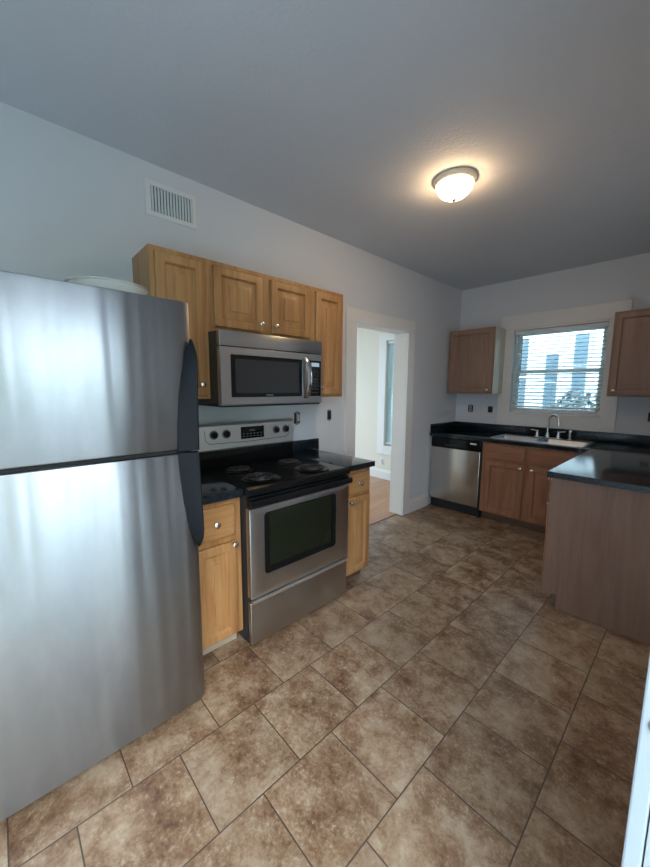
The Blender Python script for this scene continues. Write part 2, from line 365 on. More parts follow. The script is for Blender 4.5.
# flat board casing round the kitchen window
bm = NB(); y1_, y0_ = L-0.001, L-0.02
box(bm, 0.535, W0, y0_, y1_, 1.0185, 2.13, .003); box(bm, W1, 1.665, y0_, y1_, 1.0185, 2.13, .003)
box(bm, W0, W1, y0_, y1_, 1.0185, WZ0-0.018, .003); box(bm, 0.515, 1.695, L-0.024, y1_, 2.1305, 2.285, .003); box(bm, W0, W1, y0_, y1_, WZ1, 2.13, .003)
struct('trim_7', bm, TRIM)
struct('trim_8', B(W0-0.01, W1+0.01, L-0.032, L+0.054, WZ0-0.0175, WZ0-0.0005, .003), TRIM)   # window ledge
bm = NB(); 
box(bm, -1.30, V0, y0_, y1_, 0.40, 2.29, .003); box(bm, V1, -0.23, y0_, y1_, 0.40, 2.29, .003); box(bm, V0, V1, y0_, y1_, VZ1, 2.29, .003); box(bm, V0, V1, y0_, y1_, 0.40, VZ0, .003)
struct('trim_9', bm, TRIM)

def blind(name_label, x0, x1, z0, z1, y, pitch, tilt):
    t = thing('window_blind', name_label, 'blind', ((x0+x1)/2, y, z1))
    obj('headrail', B(x0, x1, y-0.024, y+0.022, z1-0.045, z1, 0.003), BLIND, t)
    s = NB(); z = z1-0.06; c, sn = math.cos(tilt)*0.023, math.sin(tilt)*0.023
    while z > z0+0.03:
        loft(s, [[(x, y-c, z-sn), (x, y, z+0.003), (x, y+c, z+sn), (x, y+c, z+sn+0.0024), (x, y, z+0.0056), (x, y-c, z-sn+0.0024)] for x in (x0+.006, x1-.006)])
        z -= pitch
    obj('slats', s, SLAT, t)
    obj('bottom_rail', B(x0+.004, x1-.004, y-0.023, y+0.02, z0, z0+0.018, 0.004), BLIND, t)
    cd = NB(); n = 3
    for k in range(n):
        x = x0+0.12+(x1-x0-0.24)*k/(n-1)
        for yy in (y-0.0255, y+0.0255): box(cd, x-0.0012, x+0.0012, yy-0.0008, yy+0.0008, z0+0.01, z1-0.03)
    obj('ladder_cord', cd, BLIND, t)
    wd = NB(); tube(wd, [(x0+0.06, y-0.034, z1-0.03), (x0+0.06, y-0.036, z1-0.3), (x0+0.06, y-0.036, z1-0.55)], 0.004, 8)
    obj('tilt_wand', wd, BLIND, t)
    return t
blind('white slatted blind in the window above the sink, slats open', W0+.006, W1-.006, 1.235, WZ1-.004, L+0.028, 0.040, math.radians(15))
blind('white slatted blind seen through the doorway in the next room', V0+.006, V1-.006, 0.575, VZ1-.004, L+0.028, 0.038, math.radians(40))

# ------------------------------------------------------------------ outlets, vent
def outlet(label, c, axis, s, w_=0.052, h_=0.10, mode=0):
    """unfinished wall outlet without a cover plate"""
    t = thing('wall_outlet', label, 'outlet', c); x, y, z = c
    def bb(u0, u1, d0, d1, z0, z1, bev=0.0):
        if axis == 'x': return B(x+s*d0, x+s*d1, y+u0, y+u1, z+z0, z+z1, bev=bev)
        return B(x+u0, x+u1, y+s*d0, y+s*d1, z+z0, z+z1, bev=bev)
    hw, hh = w_/2, h_/2
    obj('box_opening', bb(-hw, hw, 0.001, 0.003, -hh*.82, hh*.82), BOXD, t)
    if mode == 3:
        obj('yoke', bb(-0.034, 0.034, 0.001, 0.006, -0.055, 0.055, .002), WHITEP, t)
        obj('receptacle', bb(-0.016, 0.016, 0.0062, 0.010, -0.034, 0.034, .002), DEVICE, t)
        return t
    obj('yoke', bb(-0.012, 0.012, 0.0031, 0.005, -hh, hh, .0005), BRASS, t)
    if mode == 0:
        obj('receptacle', bb(-0.016, 0.016, 0.0051, 0.014, -0.032, 0.032, .003), DEVICE, t)
        obj('slots', bb(-0.006, 0.006, 0.0141, 0.0148, -0.024, 0.024), BOXD, t)
    elif mode == 1:
        obj('receptacle', bb(-0.008, 0.020, 0.0051, 0.012, -0.026, 0.030, .003), DEVICE, t)
    elif mode == 2:
        obj('receptacle', bb(-0.015, 0.015, 0.0051, 0.012, -0.034, 0.034, .003), BOXD, t)
    return t
outlet('uncovered outlet on the wall just right of the stove control panel', (0, 0.860, 1.20), 'x', 1, 0.06, 0.11, 1)
outlet('uncovered outlet beside the doorway trim, above the small right counter', (0, 1.222, 1.208), 'x', 1, 0.046, 0.10, 2)
outlet('uncovered outlet in the back corner below the wall cabinet, nearest the corner', (0.199, L, 1.193), 'y', -1, 0.066, 0.105, 0)
outlet('uncovered switch box between the corner outlet and the window trim', (0.447, L, 1.193), 'y', -1, 0.058, 0.09, 2)
outlet('uncovered outlet below the right wall cabinet, beside the right wall', (1.93, L, 1.19), 'y', -1, 0.066, 0.105, 0)
outlet('covered white outlet low on the wall of the next room', (-1.195, L, 0.286), 'y', -1, 0.05, 0.1, 3)

vt = thing('air_vent', 'white metal air vent high on the wall above the refrigerator', 'vent', (0, -0.067, 2.50))
bm = NB(); fy0, fy1, fz0, fz1 = -0.216, 0.081, 2.403, 2.598; iy0, iy1, iz0, iz1 = -0.184, 0.054, 2.431, 2.568
def ringYZ(x, a, b, c, d): return [(x, a, c), (x, b, c), (x, b, d), (x, a, d)]
loft(bm, [ringYZ(.001, fy0, fy1, fz0, fz1), ringYZ(.004, fy0, fy1, fz0, fz1), ringYZ(.009, fy0+.006, fy1-.006, fz0+.006, fz1-.006), ringYZ(.010, iy0, iy1, iz0, iz1), ringYZ(.001, iy0, iy1, iz0, iz1)], closed=True)
obj('vent_frame', bm, VENTM, vt)
obj('duct_opening', B(0.0005, 0.0015, iy0, iy1, iz0, iz1), DUCT, vt, smooth=False)
for i in range(14):
    y = iy0+0.009+(iy1-iy0-0.016)*i/13
    bm = NB(); a = 0.0065
    loft(bm, [[(0.0025, y-.003, z), (0.0035, y-.0045, z), (0.0105, y+.004, z), (0.0095, y+.0055, z)] for z in (iz0+.001, iz1-.001)])
    obj('vent_fin', bm, VENTM, vt, smooth=False)
for y in (-0.2, 0.068):
    sc = NB(); lathe(sc, [(0.0, 0), (0.004, 0), (0.003, 0.002), (0, 0.0025)], (0.0098, y, 2.50), (1, 0, 0), 10); obj('screw', sc, VENTM, vt)

# ------------------------------------------------------------------ cabinets
def PY(u, v, h): return (h, u, v)              # faces +x : u = y
def PX(u, v, h): return (u, L-h, v)            # faces -y : u = x, h measured out from the back wall
def PN(u, v, h): return (XR-h, u, v)           # faces -x : u = y, h out from the right wall
def rect(M, u0, u1, v0, v1, h, i=0.0): return [M(u0+i, v0+i, h), M(u1-i, v0+i, h), M(u1-i, v1-i, h), M(u0+i, v1-i, h)]
def door_bm(M, u0, u1, v0, v1, h, t=0.022, rim=0.052):
    mw = min(u1-u0, v1-v0); rim = min(rim, mw*0.24); g = min(0.034, mw*0.14)
    return loft(NB(), [rect(M, u0, u1, v0, v1, h+k, i) for i, k in
        ((0, 0.0), (0, t-.005), (.004, t-.001), (.008, t), (rim-.008, t), (rim-.005, t-.004), (rim-.002, t-.015), (rim+.001, t-.017), (rim+.007, t-.017), (rim+.010+g, t-.006), (rim+.011+g, t-.001), (rim+.014+g, t-.001))])
def slab_bm(M, u0, u1, v0, v1, h, t=0.02):
    return loft(NB(), [rect(M, u0, u1, v0, v1, h+k, i) for i, k in ((0, 0.0), (0, t-.007), (.004, t-.003), (.012, t), (.016, t))])
def knob_on(parent, p, ax, r=0.0165):
    bm = NB(); lathe(bm, [(0.004, 0), (0.0085, 0.0005), (0.006, 0.004), (0.005, 0.012), (r*.8, 0.016), (r, 0.020), (r*.95, 0.024), (r*.6, 0.028), (0.0, 0.029)], p, ax, 20)
    return obj('knob', bm, NICKEL, parent)
def face_frame(bm, M, u0, u1, v0, v1, h0, h1, openings):
    """a board with openings: built from strips"""
    us = sorted({u0, u1, *[o[0] for o in openings], *[o[1] for o in openings]}); vs = sorted({v0, v1, *[o[2] for o in openings], *[o[3] for o in openings]})
    for i in range(len(us)-1):
        for j in range(len(vs)-1):
            cu, cv = (us[i]+us[i+1])/2, (vs[j]+vs[j+1])/2
            if any(o[0] < cu < o[1] and o[2] < cv < o[3] for o in openings): continue
            a, b = M(us[i], vs[j], h0), M(us[i+1], vs[j+1], h1); box(bm, a[0], b[0], a[1], b[1], a[2], b[2])
    return bm
def Mbox(M, u0, u1, v0, v1, h0, h1, bev=0.0, bm=None):
    a, b = M(u0, v0, h0), M(u1, v1, h1); return box(bm or NB(), a[0], b[0], a[1], b[1], a[2], b[2], bev)
def cabinet(label, M, ax, u0, u1, v0, v1, depth, doors, drawers=(), mz=None, ml=None, toe=0.0, toem=None, cat='cabinet', name='wall_cabinet', group=None):
    mz = mz or MAPLE_Z; ml = ml or MAPLE_Y
    t = thing(name, label, cat, M((u0+u1)/2, v0-toe, depth/2), group)
    d_, k_ = depth-.019, .016
    for nm, a in (('side_board', (u0, u0+k_, v0, v1, .002, d_)), ('side_board', (u1-k_, u1, v0, v1, .002, d_)), ('bottom_board', (u0+k_, u1-k_, v0, v0+k_, .002, d_)), ('back_board', (u0+k_, u1-k_, v0+k_, v1-k_, .002, .010))) + ((('top_board', (u0+k_, u1-k_, v1-k_, v1, .002, d_)),) if name == 'wall_cabinet' else ()):
        obj(nm, Mbox(M, *a), mz, t, smooth=False)
    ops = [(d[0]+.012, d[1]-.012, d[2]+.012, d[3]-.012) for d in list(doors)+list(drawers)]
    obj('face_frame', face_frame(NB(), M, u0, u1, v0, v1, depth-.0185, depth, ops), mz, t, smooth=False)
    A = Vector(ax)
    for d in doors:
        do = obj('door', door_bm(M, d[0], d[1], d[2], d[3], depth+.0008), mz, t)
        if len(d) > 4: knob_on(do, Vector(M(d[4], d[5], depth+.0228)), A)
    for d in drawers:
        do = obj('drawer', (door_bm if False else slab_bm)(M, d[0], d[1], d[2], d[3], depth+.0008), ml, t)
        if len(d) > 4: knob_on(do, Vector(M(d[4], d[5], depth+.0228)), A)
    if toe: obj('toe_kick', Mbox(M, u0+.001, u1-.001, v0-toe, v0-.0005, 0.01, depth-0.075), toem or DARKWOOD, t, smooth=False)
    return t
UD = 0.280
cabinet('tall narrow maple wall cabinet left of the microwave', PY, (1, 0, 0), -0.300, -0.001, 1.376, 2.150, UD, [(-0.276, -0.026, 1.395, 2.122, -0.060, 1.458)])
cabinet('short two-door maple wall cabinet directly above the microwave', PY, (1, 0, 0), 0.0, 0.765, 1.760, 2.150, UD,
        [(0.034, 0.357, 1.790, 2.122, 0.337, 1.835), (0.425, 0.745, 1.790, 2.122, 0.447, 1.835)])
cabinet('narrow maple wall cabinet right of the microwave, beside the doorway', PY, (1, 0, 0), 0.766, 1.093, 1.376, 2.150, UD, [(0.806, 1.064, 1.395, 2.122, 0.836, 1.445)])
cabinet('maple base cabinet between refrigerator and stove, one drawer over one door', PY, (1, 0, 0), -0.300, -0.006, 0.095, 0.874, 0.598,
        [(-0.268, -0.044, 0.108, 0.636, -0.060, 0.624)], [(-0.268, -0.044, 0.668, 0.840, -0.156, 0.757)], toe=0.094, toem=PALEKICK, name='base_cabinet')
cabinet('maple base cabinet right of the stove, one drawer over one door', PY, (1, 0, 0), 0.770, 1.072, 0.095, 0.874, 0.598,
        [(0.800, 1.056, 0.105, 0.675, 0.838, 0.645)], [(0.800, 1.056, 0.700, 0.845, 0.938, 0.770)], toe=0.094, name='base_cabinet')
# back wall
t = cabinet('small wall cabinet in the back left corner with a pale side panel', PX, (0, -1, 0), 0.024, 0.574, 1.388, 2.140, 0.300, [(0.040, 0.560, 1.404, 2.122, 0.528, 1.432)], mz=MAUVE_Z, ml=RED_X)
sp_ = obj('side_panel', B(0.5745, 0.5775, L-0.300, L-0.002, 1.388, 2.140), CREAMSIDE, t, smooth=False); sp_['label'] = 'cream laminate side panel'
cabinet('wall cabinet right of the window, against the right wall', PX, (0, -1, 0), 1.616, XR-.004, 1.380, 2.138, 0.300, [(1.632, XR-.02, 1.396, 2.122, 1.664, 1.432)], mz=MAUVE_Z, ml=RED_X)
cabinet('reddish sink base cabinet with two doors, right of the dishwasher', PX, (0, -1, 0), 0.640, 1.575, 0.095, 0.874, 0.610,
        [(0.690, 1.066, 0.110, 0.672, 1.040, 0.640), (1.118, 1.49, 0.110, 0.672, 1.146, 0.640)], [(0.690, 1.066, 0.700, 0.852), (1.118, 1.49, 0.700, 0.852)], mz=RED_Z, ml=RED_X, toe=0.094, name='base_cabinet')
# peninsula run along the right wall
PYA = 1.680
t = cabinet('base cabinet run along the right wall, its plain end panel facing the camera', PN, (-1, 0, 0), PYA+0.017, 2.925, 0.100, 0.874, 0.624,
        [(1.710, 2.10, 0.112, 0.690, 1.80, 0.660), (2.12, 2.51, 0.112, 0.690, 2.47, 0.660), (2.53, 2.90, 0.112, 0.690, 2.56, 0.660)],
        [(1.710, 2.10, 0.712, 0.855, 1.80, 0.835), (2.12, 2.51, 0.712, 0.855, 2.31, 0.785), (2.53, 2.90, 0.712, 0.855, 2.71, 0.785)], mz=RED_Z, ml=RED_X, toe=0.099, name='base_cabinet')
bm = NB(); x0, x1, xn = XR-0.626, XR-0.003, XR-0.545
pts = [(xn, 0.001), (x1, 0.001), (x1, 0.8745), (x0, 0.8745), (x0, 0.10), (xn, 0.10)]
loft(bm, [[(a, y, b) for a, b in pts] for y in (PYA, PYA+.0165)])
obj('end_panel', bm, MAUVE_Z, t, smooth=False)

# ------------------------------------------------------------------ countertops
CT0, CT1 = 0.876, 0.914
def slab_poly(pts, z0, z1, bev=0.005):
    bm = NB(); loft(bm, [[(x, y, z) for x, y in pts] for z in (z0, z1)])
    bmesh.ops.recalc_face_normals(bm, faces=bm.faces)
    e = [e for e in bm.edges if all(abs(v.co.z-z1) < 1e-6 for v in e.verts)]
    bmesh.ops.bevel(bm, geom=e, offset=bev, segments=3, profile=0.5, affect='EDGES'); return bm
t = thing('countertop', 'narrow black countertop between refrigerator and stove', 'countertop', (0.3, -0.15, CT0))
obj('slab', slab_poly([(0.002, -0.300), (0.636, -0.300), (0.636, -0.006), (0.002, -0.006)], CT0, CT1), COUNTER, t)
obj('backsplash', B(0.002, 0.021, -0.300, -0.006, CT1+.0005, 1.016, .003), COUNTER, t)
t = thing('countertop', 'small black countertop right of the stove, next to the doorway', 'countertop', (0.3, 0.93, CT0))
obj('slab', slab_poly([(0.002, 0.770), (0.636, 0.770), (0.636, 1.084), (0.002, 1.084)], CT0, CT1), COUNTER, t)
obj('backsplash', B(0.002, 0.021, 0.770, 1.084, CT1+.0005, 1.016, .003), COUNTER, t)
# L-shaped counter with a cut-out for the sink
SX0, SX1, SY0, SY1 = 0.672, 1.535, 3.005, 3.465
t = thing('countertop', 'L-shaped black countertop holding the sink and running along the right wall', 'countertop', (1.1, 3.2, CT0))
YB = L-0.64; XP = 1.588; a_, b_ = 0.018, 0.012
bm = NB()
O = [(0.002, YB), (XP, YB), (XP, 1.668), (XR-.002, 1.668), (XR-.002, L-.002), (0.002, L-.002)]
hx0, hx1, hy0, hy1 = SX0+.02, SX1-.02, SY0+.02, SY1-.02
us = [0.002, hx0, hx1, XP, XR-.002]; vs = [YB, hy0, hy1, L-.002]
grid = {}
def gv(x, y, z):
    k = (round(x, 5), round(y, 5), z)
    if k not in grid: grid[k] = bm.verts.new((x, y, z))
    return grid[k]
cells = [(us[i], us[i+1], vs[j], vs[j+1]) for i in range(4) for j in range(3) if not (i == 1 and j == 1)] + [(XP, XR-.002, 1.668, YB)]
ec = {}
for (xa, xb, ya, yb) in cells:
    for z in (CT0, CT1): bm.faces.new([gv(xa, ya, z), gv(xb, ya, z), gv(xb, yb, z), gv(xa, yb, z)])
    q = [(xa, ya), (xb, ya), (xb, yb), (xa, yb)]
    for i in range(4):
        k = frozenset(((round(q[i][0], 5), round(q[i][1], 5)), (round(q[(i+1) % 4][0], 5), round(q[(i+1) % 4][1], 5)))); ec[k] = ec.get(k, 0)+1
for k, n in ec.items():
    if n == 1:
        (p, q) = tuple(k); bm.faces.new([gv(*p, CT0), gv(*q, CT0), gv(*q, CT1), gv(*p, CT1)])
bmesh.ops.recalc_face_normals(bm, faces=bm.faces)
e = [e for e in bm.edges if all(abs(v.co.z-CT1) < 1e-6 for v in e.verts) and len(e.link_faces) == 2 and abs(e.calc_face_angle()) > 1]
bmesh.ops.bevel(bm, geom=e, offset=0.005, segments=3, profile=0.5, affect='EDGES')
obj('slab', bm, COUNTER, t)
bm = NB(); z0 = CT1+.0005
box(bm, 0.002, XR-.002, L-.021, L-.002, z0, 1.016, .002); box(bm, 0.002, 0.021, YB+.01, L-.0215, z0, 1.016, .002); box(bm, XR-.021, XR-.002, 1.69, L-.0215, z0, 1.016, .002)
obj('backsplash', bm, COUNTER, t)

# ------------------------------------------------------------------ sink and faucet
t = thing('kitchen_sink', 'double-bowl stainless steel sink set in the black counter', 'sink', ((SX0+SX1)/2, (SY0+SY1)/2, CT1))
zt = CT1+.0075
def rr(x0, x1, y0, y1, z, r, n=5):
    out = []
    for cx, cy, a0 in ((x1-r, y1-r, 0), (x0+r, y1-r, PI/2), (x0+r, y0+r, PI), (x1-r, y0+r, 1.5*PI)):
        for k in range(n+1):
            a = a0+PI/2*k/n; out.append((cx+r*math.cos(a), cy+r*math.sin(a), z))
    return out
# rim: outer lip and deck with two bowl holes, as strips
bm = NB(); xm = (SX0+SX1)/2
loft(bm, [rr(SX0, SX1, SY0, SY1, CT1+.0006, .03), rr(SX0+.002, SX1-.002, SY0+.002, SY1-.002, zt-.002, .03), rr(SX0+.008, SX1-.008, SY0+.008, SY1-.008, zt, .028), rr(SX0+.018, SX1-.018, SY0+.018, SY1-.018, zt-.001, .02)], cap0=False, cap1=False)
xa, xb, ya, yb = SX0+.018, SX1-.018, SY0+.018, SY1-.018
box(bm, xa, xb, SY1-.10, yb, zt-.003, zt-.001); box(bm, xm-.018, xm+.018, ya, SY1-.10, zt-.003, zt-.001)
obj('rim', bm, SINKST, t)
for (ba, bb_) in ((xa, xm-.018), (xm+.018, xb)):
    bm = NB(); yy0, yy1 = ya, SY1-.10
    loft(bm, [rr(ba, bb_, yy0, yy1, zt-.0012, .02), rr(ba+.006, bb_-.006, yy0+.006, yy1-.006, zt-.010, .035), rr(ba+.02, bb_-.02, yy0+.02, yy1-.02, zt-.15, .05), rr(ba+.05, bb_-.05, yy0+.05, yy1-.05, zt-.172, .05)], cap0=False)
    b_o = obj('bowl', bm, SINKST, t)
    dr = NB(); lathe(dr, [(0.0, 0), (0.042, 0), (0.045, 0.003), (0.035, 0.003), (0.030, 0.001), (0.0, 0.001)], ((ba+bb_)/2, (yy0+yy1)/2, zt-.1718), (0, 0, 1), 24)
    obj('drain', dr, CHROME, b_o)
FX, FY = 1.125, SY1-.055
t = thing('faucet', 'chrome gooseneck faucet with two handles and a side sprayer behind the sink', 'faucet', (FX, FY, zt))
z = zt-.0005
obj('base_plate', B(FX-.125, FX+.135, FY-.026, FY+.026, z, z+.012, .006, seg=3), CHROME, t)
bm = NB(); lathe(bm, [(.022, .012), (.022, .03), (.016, .042), (.0135, .05), (.0135, .07)], (FX, FY, z), (0, 0, 1), 20); obj('spout_base', bm, CHROME, t)
pts = [(FX, FY, z+.065), (FX, FY, z+.16)]
for k in range(1, 13):
    a = PI*k/12*1.02; pts.append((FX+.058*(1-math.cos(a)), FY-.045*(1-math.cos(a)), z+.18+.070*math.sin(a)))
pts.append((FX+.117, FY-.092, z+.145))
bm = NB(); tube(bm, pts, 0.0115, 12); obj('spout', bm, CHROME, t)
for dx, nm in ((-.10, 'handle'), (.10, 'handle')):
    bm = NB(); lathe(bm, [(.019, .012), (.018, .03), (.012, .05), (.011, .062), (.015, .068), (.012, .078), (0, .080)], (FX+dx, FY, z), (0, 0, 1), 18)
    s = -1 if dx < 0 else 1
    tube(bm, [(FX+dx, FY, z+.068), (FX+dx+s*.03, FY-.008, z+.078), (FX+dx+s*.062, FY-.014, z+.082)], [.008, .0065, .005], 10)
    obj(nm, bm, CHROME, t)
bm = NB(); lathe(bm, [(.020, .0), (.020, .008), (.013, .014), (.012, .04), (.015, .06), (.017, .085), (.014, .10), (0, .104)], (FX+.205, FY, z), (0, 0, 1), 18)
obj('side_sprayer', bm, CHROME, t)

# ------------------------------------------------------------------ dishwasher
D0, D1 = 0.022, 0.620
t = thing('dishwasher', 'stainless steel dishwasher with black control panel in the back left corner', 'dishwasher', ((D0+D1)/2, L-.3, 0))
obj('tub', B(D0+.004, D1-.004, L-.58, L-.03, 0.10, 0.868), BLACKM, t)
dd = obj('door', B(D0, D1, L-.622, L-.5805, 0.115, 0.752, .008, seg=3), DWST, t)
cp = obj('control_panel', B(D0, D1, L-.626, L-.5805, 0.754, 0.868, .008, seg=3), BLACK, t)
obj('door_latch', B(D1-.115, D1-.045, L-.632, L-.6265, 0.826, 0.842, .002), WHITEP, cp)
obj('handle_recess', B(D0+.17, D1-.17, L-.629, L-.6265, 0.775, 0.800, .001), BLACKM, cp)
obj('toe_kick', B(D0, D1, L-.575, L-.52, 0.0, 0.098), BLACKM, t)
obj('side_trim', B(D1+.001, D1+.012, L-.602, L-.52, 0.0, 0.868), BLACKM, t)

# ------------------------------------------------------------------ range
t = thing('stove', 'stainless steel electric stove with black coil cooktop', 'stove', (0.34, 0.381, 0))
Y0, Y1 = 0.000, 0.764
obj('body', B(0.025, 0.640, Y0+.002, Y1-.002, 0.03, 0.873, .003), BLACKM, t)
for y in (Y0+.04, Y1-.04):
    for x in (.10, .58): bm = NB(); lathe(bm, [(.016, 0.0), (.016, .012), (.010, .015), (.010, .031)], (x, y, 0), (0, 0, 1), 12); obj('foot', bm, BLACKM, t)
dr_ = obj('storage_drawer', B(0.6405, 0.668, Y0+.004, Y1-.004, 0.026, 0.275, .006, seg=3), STEEL, t)
bm = NB(); loft(bm, [[(.6685, y, .268), (.690, y, .276), (.694, y, .286), (.690, y, .295), (.6685, y, .297)] for y in (Y0+.010, Y1-.010)])
obj('drawer_pull', bm, mat('bright_edge_steel', (.85, .85, .84), 0.35, 1.0), dr_)
# oven door with window hole
bm = NB(); a, b, c, d = Y0+.004, Y1-.004, 0.302, 0.806
wa, wb, wc, wd = 0.092, 0.640, 0.418, 0.772
def rrYZ(x, y0, y1, z0, z1, r, n=4): return [(x, p[0], p[1]) for p in rr(y0, y1, z0, z1, 0, r, n)]
loft(bm, [rrYZ(.6405, a, b, c, d, .004), rrYZ(.677, a, b, c, d, .004), rrYZ(.680, a+.005, b-.005, c+.005, d-.005, .006), rrYZ(.680, wa, wb, wc, wd, .022), rrYZ(.6405, wa, wb, wc, wd, .022)], closed=True)
od = obj('oven_door', bm, STEEL, t)
bm = NB(); ga, gb, gc, gd = wa+.034, wb-.034, wc+.034, wd-.006
loft(bm, [rrYZ(.645, wa+.001, wb-.001, wc+.001, wd-.001, .021), rrYZ(.679, wa+.001, wb-.001, wc+.001, wd-.001, .021), rrYZ(.6785, ga, gb, gc, gd, .012), rrYZ(.645, ga, gb, gc, gd, .012)], closed=True)
fo = obj('window_surround', bm, BLACK, od)
obj('window_glass', B(.660, .672, ga+.0005, gb-.0005, gc+.0005, gd-.0005), OVENGLASS, fo, smooth=False)
bm = NB(); box(bm, .6405, .676, Y0+.002, Y1-.002, .808, .868, .004)
obj('vent_trim', bm, BLACK, t)
bm = NB(); prof = [(.688, .816), (.698, .819), (.707, .830), (.709, .844), (.704, .856), (.692, .860), (.686, .846)]
loft(bm, [[(x, y, z_) for x, z_ in prof] for y in (Y0-.001, Y1+.001)])
box(bm,   .6765, .694, Y0+.004, Y0+.045, .822, .858, .003); box(bm, .6765, .694, Y1-.045, Y1-.004, .822, .858, .003)
obj('door_handle', bm, BLACK, od)
# cooktop
bm = NB(); prof = [(.030, .8735), (.668, .8735), (.682, .880), (.684, .902), (.677, .913), (.660, .920), (.635, .914), (.075, .914), (.030, .916)]
loft(bm, [[(x, y, z_) for x, z_ in prof] for y in (Y0-.0015, Y1+.0015)])
ck = obj('cooktop', bm, BLACK, t)
for (bx, by, br) in ((.235, .19, .082), (.505, .19, .102), (.262, .572, .082), (.515, .575, .100)):
    dbm = NB(); lathe(dbm, [(br+.012, .0006), (br+.014, .003), (br+.006, .005), (br, .002), (br*.5, .0008), (0.0, .0008)], (bx, by, .914), (0, 0, 1), 36, cap0=False)
    db = obj('drip_bowl', dbm, mat('drip_bowl_enamel', (.010, .010, .011), .18), ck)
    turns = 4 if br > .09 else 3.4; pts = []; n = int(turns*26)
    for k in range(n+1):
        q = k/n; a = q*turns*2*PI; r = .018+(br-.026)*q; pts.append((bx+r*math.cos(a), by+r*math.sin(a), .926))
    cb = NB(); tube(cb, pts, .0047, 7)
    for k in range(3):
        a = k*2*PI/3+.4; tube(cb, [(bx+.010*math.cos(a), by+.010*math.sin(a), .9195), (bx+(br-.005)*math.cos(a), by+(br-.005)*math.sin(a), .9195)], .0025, 6)
    obj('heating_coil', cb, COIL, db)
# back guard
bm = NB(); box(bm, .030, .070, Y0+.001, Y1-.001, .9165, 1.024, .003); obj('splash_back', bm, BLACK, t)
bm = NB(); prof = [(.028, 1.0245), (.070, 1.0245), (.078, 1.035), (.074, 1.190), (.060, 1.207), (.034, 1.207), (.028, 1.198)]
loft(bm, [[(x, y, z_) for x, z_ in prof] for y in (Y0, Y1)])
pn = obj('control_panel', bm, PANELST, t)
ln = NB(); lp = [(0.045, 1.165), (0.050, 1.105), (0.075, 1.078)]
tube(ln, [(.0775, .045, 1.165), (.0780, .048, 1.100), (.0782, .075, 1.075), (.0782, .38, 1.068), (.0782, .69, 1.075), (.0780, .717, 1.100), (.0775, .720, 1.165)], .0016, 6)
obj('panel_groove', ln, BLACKM, pn)
dp = obj('display', B(.074, .0805, .306, .492, 1.088, 1.172, .002), BLACK, pn)
bm = NB()
for k in range(4):
    y = .372+k*.012; box(bm, .0806, .0811, y, y+.007, 1.140, 1.152)
for r_ in range(2):
    for k in range(6): box(bm, .0806, .0811, .318+k*.028, .334+k*.028, 1.102+r_*.018, 1.107+r_*.018)
obj('display_digits', bm, MARK, dp)
for y in (.107, .196, .598, .686):
    bm = NB(); lathe(bm, [(.029, 0), (.031, .002), (.030, .004), (.024, .004)], (.0762, y, 1.133), (1, 0, .03), 28); kb = obj('dial_ring', bm, mat('grey_dial_ring', (.25, .25, .25), .4), pn)
    bm = NB(); lathe(bm, [(.023, .002), (.024, .006), (.021, .022), (.019, .024), (0, .024)], (.0762, y, 1.133), (1, 0, .03), 28)
    box(bm, .090, .108, y-.005, y+.005, 1.113, 1.154, .002); obj('knob', bm, BLACK, kb)

# ------------------------------------------------------------------ microwave
t = thing('microwave', 'stainless steel over-the-range microwave mounted under the wall cabinets', 'microwave', (0.2, 0.382, 1.345))
MY0, MY1, MZ0, MZ1 = 0.002, 0.763, 1.340, 1.757
obj('casing', B(.003, .372, MY0+.002, MY1-.002, MZ0+.006, MZ1-.001, .002), BROWNBODY, t)
obj('underside', B(.02, .396, MY0+.012, MY1-.012, MZ0-.010, MZ0+.005, .004), BLACKM, t)
obj('vent_band', B(.3725, .406, MY0, MY1, 1.673, MZ1, .004), STEEL, t)
bm = NB(); loft(bm, [rrYZ(.3725, MY0, MY1, MZ0, 1.6695, .003), rrYZ(.402, MY0, MY1, MZ0, 1.6695, .003), rrYZ(.406, MY0+.004, MY1-.004, MZ0+.004, 1.6655, .004), rrYZ(.406, .066, .752, 1.386, 1.628, .006), rrYZ(.3725, .066, .752, 1.386, 1.628, .006)], closed=True)
fr_ = obj('front_frame', bm, STEEL, t)
bm = NB(); loft(bm, [rrYZ(.374, .067, .582, 1.387, 1.627, .006), rrYZ(.4075, .067, .582, 1.387, 1.627, .006), rrYZ(.4075, .094, .560, 1.410, 1.606, .010), rrYZ(.374, .094, .560, 1.410, 1.606, .010)], closed=True)
ds = obj('door_surround', bm, BLACK, t)
obj('door_window', B(.376, .404, .0945, .5595, 1.4105, 1.6055), MESHGLASS, ds, smooth=False)
bm = NB(); lg = B(.4076, .4080, .300, .350, 1.394, 1.401); obj('badge', lg, MARK, ds, smooth=False)
obj('handle_plate', B(.374, .4065, .583, .645, 1.387, 1.627, .002), STEEL, t)
bm = NB(); pts = []
for k in range(13):
    q = k/12; zz = 1.378+.262*q; xx = .410+.036*math.sin(PI*q)**.6
    pts.append((xx, .614, zz))
rings = []
for i, p in enumerate(pts):
    d = (Vector(pts[min(i+1, 12)])-Vector(pts[max(i-1, 0)])).normalized(); n_ = Vector((d.z, 0, -d.x))
    rings.append([Vector(p)+Vector((0, .021*math.cos(a), 0))+n_*(.008*math.sin(a)) for a in [2*PI*k/12 for k in range(12)]])
loft(bm, rings); obj('door_handle', bm, CHROME, t)
kp = obj('keypad', B(.374, .4075, .647, .751, 1.387, 1.627, .002), DARKGLASS, t)
obj('display', B(.4076, .4085, .664, .734, 1.586, 1.612), LCDLIT, kp, smooth=False)
bm = NB()
for r_ in range(7):
    for k in range(3): box(bm, .4076, .4081, .668+k*.023, .682+k*.023, 1.408+r_*.023, 1.414+r_*.023)
